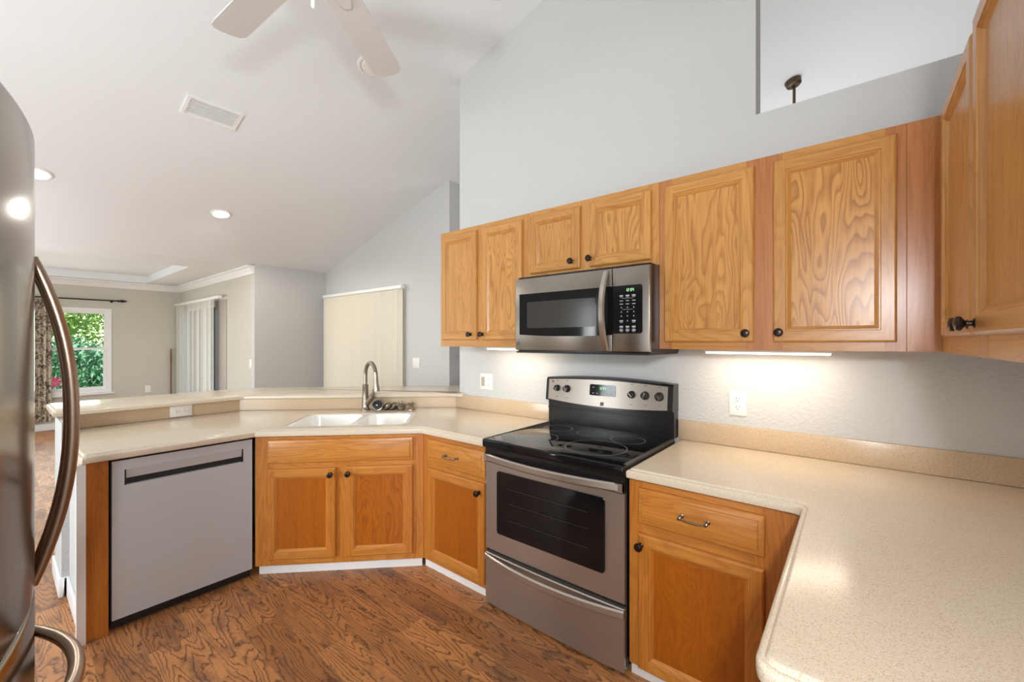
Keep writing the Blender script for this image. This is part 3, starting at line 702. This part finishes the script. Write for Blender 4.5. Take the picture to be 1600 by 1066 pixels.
# backguard
def crv(u): return 1 - u*u
b = MB(); b.box(.002, W_-.002, -.070, -.006, .8435, .985); b.box(.002, W_-.002, -.078, -.068, .930, .936); bgd = b.build('backguard', 'black', t, True, smooth=False)
N = 24; L = []
for i in range(N+1):
    u = -1 + 2*i/N; x = W_*i/N; zb, zt = .978 - .020*crv(u), 1.112 + .016*crv(u)
    L.append([(x, -.008, zb), (x, -.060, zb-.004), (x, -.100 - .012*crv(u), zb+.004), (x, -.086 - .010*crv(u), zt-.004), (x, -.076, zt+.004), (x, -.008, zt+.004)])
b = MB(); b.loops(L, 0, True, True, True); cs = b.build('control_housing', 'black', bgd, True)
def face_pt(x, f):
    u = (x - W_/2)/(W_/2); zb, zt = .978 - .020*crv(u), 1.112 + .016*crv(u)
    p0 = Vector((x, -.100 - .012*crv(u), zb+.004)); p1 = Vector((x, -.086 - .010*crv(u), zt-.004)); return p0.lerp(p1, f)
nf = Vector((0, -1, .105)).normalized(); uzf = Vector((0, .105, 1)).normalized()
L = []
for i in range(N+1):
    x = .020 + .716*i/N; a, c = face_pt(x, .06), face_pt(x, .96); L.append([a + nf*.003, c + nf*.003, c - nf*.004, a - nf*.004])
b = MB(); b.loops(L, 0, True, True, True); b.build('control_panel', 'steel', bgd, True)
for kx, kr in ((.085, .0195), (.154, .022), (.552, .0205), (.624, .0225), (.697, .0235)):
    o = face_pt(kx, .58 if kx < .3 else .56) + nf*.003
    b = MB(); b.lathe([(kr, 0), (kr, .005), (kr*.92, .012), (kr*.80, .022), (kr*.5, .024)], o, nf, n=22)
    kb = b.build('burner_knob', 'black', bgd, True)
    b = MB(); q = o + nf*.0235; b.box(-.003, .003, -.006, .001, -kr*.72, kr*.72); b.bm.transform(Matrix.Translation(q) @ Matrix.Rotation(R(random.choice((-20, -35, 10))), 4, 'Y')); b.build('knob_grip', 'chrome', kb, True)
b = MB(); pl = rrect(-.078, .078, -.031, .031, .008); o = face_pt(.383, .62) + nf*.0033
b.loops([[o + Vector((p, 0, 0)) + uzf*q - nf*0 for p, q in pl], [o + Vector((p, 0, 0)) + uzf*q + nf*.0025 for p, q in pl]], 0, True, True, True); ds = b.build('display', 'bglass', bgd, True)
o2 = o + nf*.0026
b = MB(); digits(b, '12:04', o2 + Vector((-.020, 0, 0)) + uzf*.004, (1,0,0), uzf, nf, .014); b.build('clock_digits', 'green', ds, True, smooth=False)
for p, q in ((-.055, .014), (.055, .014), (-.055, -.018), (-.03, -.018), (0, -.018), (.03, -.018), (.055, -.018)): 
    b = MB(); b.face([o2 + nf*.0004 + Vector((p+a, 0, 0)) + uzf*(q+c) for a, c in ((-.006, -.002), (.006, -.002), (.006, .002), (-.006, .002))]); b.build('touch_key', 'print', ds, True, smooth=False)
for bx, bf, bs in ((.383, .16, .020), (.050, .86, .013)):
    b = MB(); emblem(b, face_pt(bx, bf) + nf*.003, (1,0,0), uzf, nf, bs); b.build('badge', ['blackm', 'plasticg'], bgd, True, smooth=False)
for kx in (.085, .154, .552, .624, .697):
    for f in (.22, .90):
        o = face_pt(kx, f) + nf*.0034; b = MB(); b.face([o + Vector((a, 0, 0)) + uzf*c for a, c in ((-.007, -.0012), (.007, -.0012), (.007, .0012), (-.007, .0012))]); b.build('dial_mark', 'slot', bgd, True, smooth=False)

# ------------------------------------------------------------------ microwave
t = thing('microwave', 'stainless over-the-range microwave hung under the short oak cabinet', 'microwave', (.387, -.2, 1.28))
mx0, mx1, my, mz0, mz1 = .010, .766, -.388, 1.280, 1.686
xsplit = .588
b = MB(); b.box(mx0+.004, mx1-.004, my+.002, -.002, mz0, mz1); b.build('housing', 'bronze2' if False else 'black', t, True, smooth=False)
def mpanel(name, x0, x1, par): b = MB(); b.box(x0, x1, my-.022, my+.0015, mz0+.006, mz1-.012, 0, .004); return b.build(name, 'steelm', par, True)
md = mpanel('door', mx0, xsplit-.001, t); mp = mpanel('control_panel', xsplit+.001, mx1, t)
yq = my - .0222
def zlo(x): u = (x - .38)/.36; return 1.372 - .012*(1-u*u)
def zhi(x): return 1.590
N = 20; top = []; bot = []
for i in range(N+1):
    x = .040 + (xsplit-.0015-.040)*i/N; bot.append((x, zlo(x))); top.append((x, zhi(x)))
b = MB(); b.loops([[(p[0], yq-.0008, p[1]) for p in bot + top[::-1]], [(p[0], yq+.01, p[1]) for p in bot + top[::-1]]], 0, True, True, True); mg = b.build('door_glass', 'bglass', md, True)
b = MB(); pl = rrect(.092, .500, 1.405, 1.545, .008); b.loops([[(p, yq-.0012, q) for p, q in pl], [(p, yq, q) for p, q in pl]], 0, True, True, True); b.build('viewing_mesh', 'wglass', mg, True)
b = MB(); pl = [(xsplit+.0015, 1.370)] + arc((.722, 1.382), .012, -90, 0, 5) + arc((.722, 1.578), .012, 0, 90, 5) + [(xsplit+.0015, 1.590)]
b.loops([[(p, yq-.0008, q) for p, q in pl], [(p, yq+.01, q) for p, q in pl]], 0, True, True, True); mk = b.build('keypad', 'bglass', mp, True)
b = MB(); digits(b, '12:04', (.655, yq-.001, 1.562), (1,0,0), (0,0,1), (0,-1,0), .013); b.build('clock_digits', 'green', mk, True, smooth=False)
b = MB(); keys = []
for r_, zz in enumerate((1.543, 1.520, 1.505, 1.489, 1.469, 1.450, 1.428, 1.402, 1.386)):
    for c_, xx in enumerate((.634, .664, .694)):
        ww, hh = ((.0085, .0032) if r_ in (0, 6, 7, 8) else (.008, .0016) if r_ in (1, 2) else (.0022, .0026))
        if r_ == 6 and c_ == 1: ww, hh = .0022, .0026
        b.face([(xx+a*ww, yq-.0012, zz+c*hh) for a, c in ((-1, -1), (1, -1), (1, 1), (-1, 1))])
        if r_ in (0, 6, 7, 8) and not (r_ == 6 and c_ == 1): b.face([(xx+a*ww*.8, yq-.0012, zz-.007+c*.0009) for a, c in ((-1, -1), (1, -1), (1, 1), (-1, 1))])
for zz in (1.531, 1.480): b.face([(.664+a*.026, yq-.0012, zz+c*.0005) for a, c in ((-1, -1), (1, -1), (1, 1), (-1, 1))])
b.build('key_print', 'print', mk, True, smooth=False)
b = MB(); N = 20; L = []
for i in range(N+1):
    u = -1 + 2*i/N; z = 1.478 + .187*u; y = yq - .004 - .050*(1-u*u); hw = .0165
    L.append([(.556-hw, y+.004, z), (.556-hw*.6, y-.003, z), (.556+hw*.6, y-.003, z), (.556+hw, y+.004, z), (.556+hw*.7, y+.010, z), (.556-hw*.7, y+.010, z)])
b.loops(L, 0, True, True, True); b.build('door_handle', 'steelz', md, True)
b = MB(); b.box(mx0+.006, mx1-.006, my-.018, -.01, mz0-.008, mz0); b.build('underside_grille', 'blackm', t, True, smooth=False)
b = MB(); emblem(b, (.030, yq, 1.322), (1,0,0), (0,0,1), (0,-1,0), .018); b.build('badge', ['blackm', 'plasticg'], md, True, smooth=False)

# ------------------------------------------------------------------ under-cabinet light bars
def lightbar(x0, x1, label, pw):
    t = thing('light_bar', label, 'light', ((x0+x1)/2, -.15, UZ0), 0, 'under-cabinet light bars')
    b = MB(); b.box(x0, x1, -.185, -.115, UZ0-.012, UZ0-.0005, 0, .002); b.build('bar_housing', 'plastic', t, True)
    b = MB(); b.box(x0+.008, x1-.008, -.180, -.120, UZ0-.020, UZ0-.0122, 0, .002); b.build('diffuser', 'led', t, True)
    lamp('under_cabinet_lamp', 'AREA', ((x0+x1)/2, -.15, UZ0-.024), ((x0+x1)/2, -.12, 0), pw, (1, .87, .69), x1-x0-.03, .05)
lightbar(-.42, -.03, 'slim warm light bar under the narrow cabinet beside the microwave', .65)
lightbar(.93, 1.40, 'slim warm light bar under the wide cabinet near the corner', 1.5)

# ------------------------------------------------------------------ outlets and switches (local: plate in xz, front -y)
def duplex(b, ox, oz, vert=True, m=1):
    for s in (-1, 1):
        cx, cz = (ox, oz + s*.020) if vert else (ox + s*.020, oz)
        b.lathe([(.0165, 0), (.0165, .002), (.015, .003)], (cx, -.005, cz), (0, -1, 0), 0, 18)
        for dx, hh in ((-.006, .0045), (.006, .0035)):
            p, q = (dx, .003) if vert else (-.003, dx)
            a, c = (.0012, hh) if vert else (hh, .0012)
            b.box(cx+p-a, cx+p+a, -.0086, -.0078, cz+q-c, cz+q+c, 1)
        p, q = (0, -.008) if vert else (.008, 0)
        b.box(cx+p-.0022, cx+p+.0022, -.0086, -.0078, cz+q-.0022, cz+q+.0022, 1)
def plate(name, label, cat, loc, rz, w, h, kind, group=None, pl='plastic'):
    t = thing(name, label, cat, loc, rz, group)
    b = MB(); b.box(-w/2, w/2, -.0055, -.0003, -h/2, h/2, 0, .002); b.build('cover_plate', pl, t)
    b = MB()
    if kind == 'duplex': duplex(b, 0, 0); nm = 'receptacle'
    elif kind == 'duplex_level': duplex(b, 0, 0, False); nm = 'receptacle'
    elif kind == 'combo':
        b.box(-.046, -.012, -.008, -.005, -.034, .034, 2, .001); duplex(b, .028, 0); nm = 'switch_and_receptacle'
    else:
        n = {'switch': 1, 'triple': 3}[kind]
        for i in range(n):
            cx = (i - (n-1)/2) * .046; b.box(cx-.012, cx+.012, -.0085, -.005, -.030, .030, 0, .0015)
        nm = 'rocker'
    b.build(nm, ['plastic', 'slot', 'plasticg'], t); return t
plate('wall_outlet', 'white upright outlet on the wall above the counter, below the wide cabinet', 'outlet', (1.035, 0, 1.041), 0, .072, .114, 'duplex')
plate('wall_outlet', 'white double plate with gray switch and outlet, left of the stove', 'outlet', (-.581, 0, 1.046), 0, .118, .114, 'combo')
plate('wall_outlet', 'white sideways outlet in the tan backsplash above the dishwasher', 'outlet', (XS, -1.451, .876), 90, .118, .070, 'duplex_level')
plate('light_switch', 'pale triple switch plate on the gray wall beside the far blinds', 'switch', (-2.42, YF, 1.085), 0, .125, .114, 'triple')
plate('light_switch', 'white single switch on the wall beyond the bar, by the opening', 'switch', (-4.62, -.12, 1.04), 0, .072, .114, 'switch')
plate('wall_outlet', 'small white outlet low on the far wall, right of the window', 'outlet', (XW, -.565, .52), 90, .072, .114, 'duplex')

# ------------------------------------------------------------------ refrigerator
XC = -.03
def fy(x): return -2.169 - .42*(x - XC)**2
t = thing('refrigerator', 'dark stainless french-door refrigerator cut off by the near picture edge', 'refrigerator', (XC, -2.6, 0))
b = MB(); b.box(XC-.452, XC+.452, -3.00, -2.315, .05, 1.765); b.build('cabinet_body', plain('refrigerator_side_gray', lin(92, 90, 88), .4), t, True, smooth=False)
b = MB(); b.box(XC-.44, XC+.44, -2.95, -2.36, 0.0, .05); b.build('base_grille', 'blackm', t, True, smooth=False)
def bowdoor(name, x0, x1, z0, z1, e=.010):
    b = MB(); n = 22; L = []
    for i in range(n+1):
        x = x0 + (x1-x0)*i/n; k = min(i, n-i); ez = e*(1 - min(k/1.5, 1))**2; y = fy(x) - (e*.9 if k == 0 else (e*.2 if k == 1 else 0))
        L.append([(x, -2.31, z0), (x, y-e, z0), (x, y-e*.3, z0+e*.3), (x, y, z0+e), (x, y, z1-e), (x, y-e*.3, z1-e*.3), (x, y-e, z1), (x, -2.31, z1)])
    b.loops(L, 0, True, True, True); return b.build(name, 'fridge', t, True, angle=50)
dl = bowdoor('door', XC-.455, XC-.002, .778, 1.79); drr = bowdoor('door', XC+.002, XC+.455, .778, 1.79)
fr = bowdoor('freezer_drawer', XC-.455, XC+.455, .065, .770)
for s, par in ((-1, dl), (1, drr)):
    hx = XC + s*.034; pts = []; rs = []
    for i in range(25):
        u = -1 + 2*i/24; z = 1.152 + .376*u; pts.append((hx, fy(hx) - .004 + .065*(1 - abs(u)**2.2), z)); rs.append(.0098 + .0022*(1-u*u))
    b = MB(); b.tube(pts, rs, n=14, flat=.85, up=(0, 1, 0)); b.build('door_handle', 'fhandle', par, True)
for x0, x1, par in ((XC+.035, XC+.43, fr),):
    pts = []; rs = []
    for i in range(21):
        t_ = i/20; x = x0 + (x1-x0)*t_; bw = 1 - ((.74-t_)/.74)**2 if t_ < .74 else 1 - ((t_-.74)/.26)**2.4; pts.append((x, fy(x) - .004 + .084*bw, .675)); rs.append(.0105 + .003*bw)
    b = MB(); b.tube(pts, rs, n=14, up=(0, 0, 1)); b.build('drawer_handle', 'fhandle', par, True)

# ------------------------------------------------------------------ vertical blinds
def blinds(label, x0, x1, y, z1, vx1, mat, ang, rail_y=.03):
    t = thing('vertical_blinds', label, 'blinds', ((x0+x1)/2, y, 0))
    b = MB(); b.box(x0, x1, y-.03, y+.02, z1, z1+.04, 0, .004)
    b.build('head_rail', 'trim', t, True)
    b = MB(); n = int((vx1-x0)/.075)
    for i in range(n):
        cx = x0 + .045 + (vx1-x0-.09)*i/(n-1); a = R(ang + random.uniform(-4, 4)); dx, dy = .047*math.cos(a), .047*math.sin(a)
        P = [(cx-dx, y-dy), (cx, y + .0), (cx+dx, y+dy)]
        # slightly cupped vane with thickness
        nx, ny = -math.sin(a), math.cos(a)
        fr_ = [(px + nx*o_, py + ny*o_) for (px, py), o_ in zip(P, (0, .006, 0))]; bk = [(px + nx*.0012, py + ny*.0012) for px, py in fr_]
        b.prism(fr_ + bk[::-1], .03, z1, axis='z')
    b.build('vanes', mat, t, True, angle=60)
    b = MB(); b.tube([(vx1-.02, y-.05, z1-.01), (vx1-.02, y-.055, .75)], .005, n=8); b.build('wand', 'trim', t, True); return t
blinds('closed cream vertical blinds on the far gray wall beyond the bar', -4.42, -2.59, YF-.06, 1.945, -2.62, 'vane', 22)
blinds('white vertical blinds on the wall near the far window, beyond the bar', -7.84, -5.54, -.19, 1.945, -5.83, 'vanew', -6)
t = tag((lambda b: (b.lathe([(.011, 0), (.011, .95), (.014, .952), (.014, 1.06), (.010, 1.20), (.004, 1.205)], (-7.862, -.26, 0), (0, 0, 1), 0, 10), b.build('wooden_pole', 'pole'))[1])(MB()), 'brown wooden pole standing in the corner left of the white blinds', 'pole')

# ------------------------------------------------------------------ curtain and rod
t = thing('curtain_rod', 'dark metal curtain rod with a turned finial above the far window', 'curtain rod', (XW+.07, -1.5, 1.97))
b = MB(); b.tube([(XW+.07, -2.6, 1.985), (XW+.07, -.95, 1.985)], .010, n=10); b.build('rod', 'bronze', t, True)
b = MB(); b.lathe([(.012, 0), (.022, .008), (.012, .018), (.016, .03), (.024, .055), (.016, .08), (.010, .09), (.014, .10), (.003, .11)], (XW+.07, -.955, 1.985), (0, 1, 0), n=14); b.build('finial', 'bronze', t, True)
b = MB(); b.tube([(XW, -1.02, 1.975), (XW+.07, -1.02, 1.975)], .008, n=8); b.lathe([(.018, 0), (.018, .006)], (XW, -1.02, 1.975), (1, 0, 0)); b.build('bracket', 'bronze', t, True)
b = MB(); n = 72; fr_ = []; bk = []
for i in range(n+1):
    yv = -1.98 + .30*i/n; ph = i/n*2*math.pi*5.5; xv = XW + .075 + .024*math.sin(ph) + .006*math.sin(ph*2.3); fr_.append((xv, yv)); bk.append((xv-.003, yv))
b.loops([[(x + .010*math.sin(z*3+y*30)*k, y, z) for x, y in fr_ + bk[::-1]] for z, k in ((.14, 1), (.6, 1), (1.1, .8), (1.6, .5), (1.955, .1))], 0, True, True, True)
tag(b.build('curtain', 'curtain', angle=80), 'cream curtain panel with black floral print hanging beside the far window', 'curtain')

# ------------------------------------------------------------------ ceiling fittings
an = math.atan(SL)
def on_slope(x, y): return Matrix.Translation((x, y, zc(x))) @ Matrix.Rotation(-an, 4, 'Y')
def downlight(x, y, r, label, pw, lens='downlight'):
    t = thing('recessed_light', label, 'light', (x, y, zc(x)), 0, 'recessed ceiling lights'); Mx = on_slope(x, y)
    b = MB(); b.lathe([(r, -.0005), (r, -.006), (r*.93, -.010), (r*.80, -.010), (r*.74, -.003), (r*.72, -.002)], n=32); b.bm.transform(Mx); b.build('trim_ring', 'trim', t, True)
    b = MB(); b.lathe([(r*.70, -.003), (r*.68, -.013), (r*.45, -.018), (.005, -.019)], n=28); b.bm.transform(Mx); b.build('lens', lens, t, True)
    d = lamp('recessed_lamp', 'SPOT', (x, y, zc(x)-.03), (x, y, 0), pw, (1, .95, .87), .05, spot_size=R(172), spot_blend=.4)
downlight(-3.405, -2.02, .088, 'lit round recessed ceiling light partly hidden by the refrigerator', 55)
downlight(-3.458, -.793, .088, 'lit round recessed ceiling light above the far side of the bar', 62)
downlight(-1.135, -.578, .092, 'round recessed ceiling light half hidden behind a fan blade', 3, 'lens_off')
# supply vent
t = thing('ceiling_vent', 'white louvered air vent on the sloped ceiling', 'vent', (-2.12, -1.235, zc(-2.12))); Mx = on_slope(-2.12, -1.235)
b = MB(); hx, hy = .102, .168
for q in ((-hx, hx, -hy, -hy+.022), (-hx, hx, hy-.022, hy), (-hx, -hx+.020, -hy+.022, hy-.022), (hx-.020, hx, -hy+.022, hy-.022)): b.box(*q, -.011, -.0005, 0)
b.bm.transform(Mx); b.build('vent_frame', 'trim', t, True)
b = MB()
for i in range(6):
    cx = -.066 + .0264*i; b.box(-.013, .013, -hy+.022, hy-.022, -.0012, .0012, 0, rot=Matrix.Translation((cx, 0, -.008)) @ Matrix.Rotation(R(28), 4, 'Y'))
b.bm.transform(Mx); b.build('louvers', 'trim', t, True, smooth=False)
b = MB(); b.box(-hx+.02, hx-.02, -hy+.022, hy-.022, -.002, -.0006); b.bm.transform(Mx); b.build('duct_plate', 'trim', t, True)
# ceiling fan
HX, HY, HZ = .115, -1.581, 2.60
t = thing('ceiling_fan', 'white ceiling fan with long blades hanging above the kitchen, cut by the picture top', 'ceiling fan', (HX, HY, HZ))
b = MB(); b.lathe([(.075, zc(HX)-.02), (.070, zc(HX)-.05), (.03, zc(HX)-.08)], (HX, HY, 0)); b.bm.transform(Matrix.Identity(4)); b.lathe([(.013, HZ+.14), (.013, zc(HX)-.01)], (HX, HY, 0)); b.lathe([(.0749, zc(HX)-.0205), (.0749, zc(HX)+.005)], (HX, HY, 0)); b.build('downrod', 'fan', t, True)
b = MB(); b.lathe([(.04, -.05), (.07, -.045), (.08, -.02), (.115, -.012), (.12, .06), (.10, .11), (.04, .15), (.016, .16)], (HX, HY, HZ)); b.build('motor_housing', 'fan', t, True)
def blade():
    b = MB(); L = []
    prof = [(.16, .056), (.18, .060), (.30, .062), (.50, .064), (.59, .065), (.625, .062), (.642, .050), (.650, .026)]
    up = [(r, w_) for r, w_ in prof]; dn = [(r, -w_) for r, w_ in prof]
    b.prism(dn + up[::-1], -.003, .003, axis='z'); return b
for a in (184, 124, 52, -20, -96):
    Mx = Matrix.Translation((HX, HY, HZ)) @ Matrix.Rotation(R(a), 4, 'Z') @ Matrix.Rotation(R(-8), 4, 'X')
    b = blade(); b.bm.transform(Mx); bl = b.build('blade', 'fan', t, True)
    b = MB(); b.prism([(.10, -.02), (.20, -.028), (.24, -.012), (.24, .012), (.20, .028), (.10, .02)], -.010, -.0032, axis='z'); b.bm.transform(Mx); b.build('blade_iron', 'fan', bl, True)
b = MB(); b.tube([(HX, HY, HZ-.05), (HX, HY, HZ-.145)], .0012, n=6); b.lathe([(.002, -.195), (.0065, -.188), (.006, -.160), (.002, -.145)], (HX, HY, HZ)); b.build('pull_chain', 'plastic', t, True)
# pendant canopy seen through the wall opening
px, py = 1.0, 2.60
t = thing('hanging_lamp', 'bronze ceiling canopy and rod of a lamp seen through the high wall opening', 'lamp', (px, py, zc(px)))
b = MB(); b.lathe([(.001, -.062), (.045, -.060), (.062, -.048), (.070, -.010), (.070, -.0005)], n=28); b.bm.transform(on_slope(px, py)); b.build('canopy', 'bronze2', t, True)
b = MB(); b.tube([(px+.012, py, zc(px)-.05), (px+.012, py, 2.62)], .0125, n=12); b.build('rod', 'bronze2', t, True)
b = MB(); b.lathe([(.10, 2.34), (.13, 2.37), (.11, 2.50), (.05, 2.60), (.02, 2.64)], (px+.012, py, 0)); b.build('lamp_shade', 'bronze2', t, True)

# ------------------------------------------------------------------ outdoors beyond the window
b = MB(); b.box(-40, -8.3, -25, 20, -.5, -.35); o = struct(b.build('ground', 'grassm'))
def bush(label, cx, cy, cz, rx, ry, rz_, n, mat, seed, name='shrub', cat='shrub', base=-.35):
    rnd = random.Random(seed); t = thing(name, label, cat, (cx, cy, base), 0, 'greenery outside the far window')
    b = MB(); b.tube([(cx, cy, base), (cx+.05, cy, (base+cz)/2), (cx, cy, cz)], [.09, .06, .03], n=8); b.build('trunk', 'pole', t, True)
    b = MB()
    for i in range(int(n*1.7)):
        th, ph = rnd.uniform(0, 2*math.pi), math.acos(rnd.uniform(-1, 1)); rr_ = rnd.uniform(.5, 1) * (1 + .18*math.sin(5*th+seed) + .15*math.sin(4*ph+2*th))
        c = Vector((cx + rx*rr_*math.sin(ph)*math.cos(th), cy + ry*rr_*math.sin(ph)*math.sin(th), cz + rz_*rr_*math.cos(ph)))
        if c.z < base: continue
        d1 = Vector((rnd.gauss(0, 1), rnd.gauss(0, 1), rnd.gauss(0, 1))).normalized(); d2_ = d1.orthogonal().normalized(); s = rnd.uniform(.035, .075)
        b.face([c - d1*s, c + d2_*s*.45, c + d1*s, c - d2_*s*.45])
    b.build('foliage', mat, t, True, smooth=False); return t
bush('leafy shrub outside the window behind the camera', -1.6, -7.2, 1.0, 1.6, .9, 1.3, 3000, 'leafd', 21)
bush('bright green leafy shrub filling the upper window pane', -12.2, -1.9, 2.3, 1.0, 1.7, 1.5, 5200, 'leaf', 3)
bush('deep green shrub low behind the lower window pane', -11.0, -1.3, .55, .8, 1.5, .80, 4200, 'leafd', 5)
bush('tall deep green tree crown behind the other shrubs', -15.5, -4.4, 2.2, 1.6, 2.2, 2.6, 6500, 'leafd', 8, 'tree', 'tree')
bush('pale green shrub to the side of the window view', -12.0, 1.6, 1.3, .9, 1.2, 1.6, 3800, 'leaf', 11)
bush('tall leafy tree crown farthest from the house', -17.0, 1.0, 3.0, 1.6, 2.6, 2.8, 6000, 'leaf', 14, 'tree', 'tree')
t = thing('flower', 'pink blossom just outside the lower window pane', 'flower', (-8.75, -1.62, .0))
b = MB(); b.tube([(-8.75, -1.62, -.36), (-8.74, -1.60, .2), (-8.75, -1.60, .62)], .006, n=6); b.build('stem', 'leafd', t, True)
b = MB()
for k in range(8):
    a = k*math.pi/4; c = Vector((-8.75, -1.60, .66)); b.face([c, c + Vector((.03, .07*math.cos(a-.35), .07*math.sin(a-.35))), c + Vector((.015, .10*math.cos(a), .10*math.sin(a))), c + Vector((.03, .07*math.cos(a+.35), .07*math.sin(a+.35)))])
b.build('petals', 'petal', t, True, smooth=False)
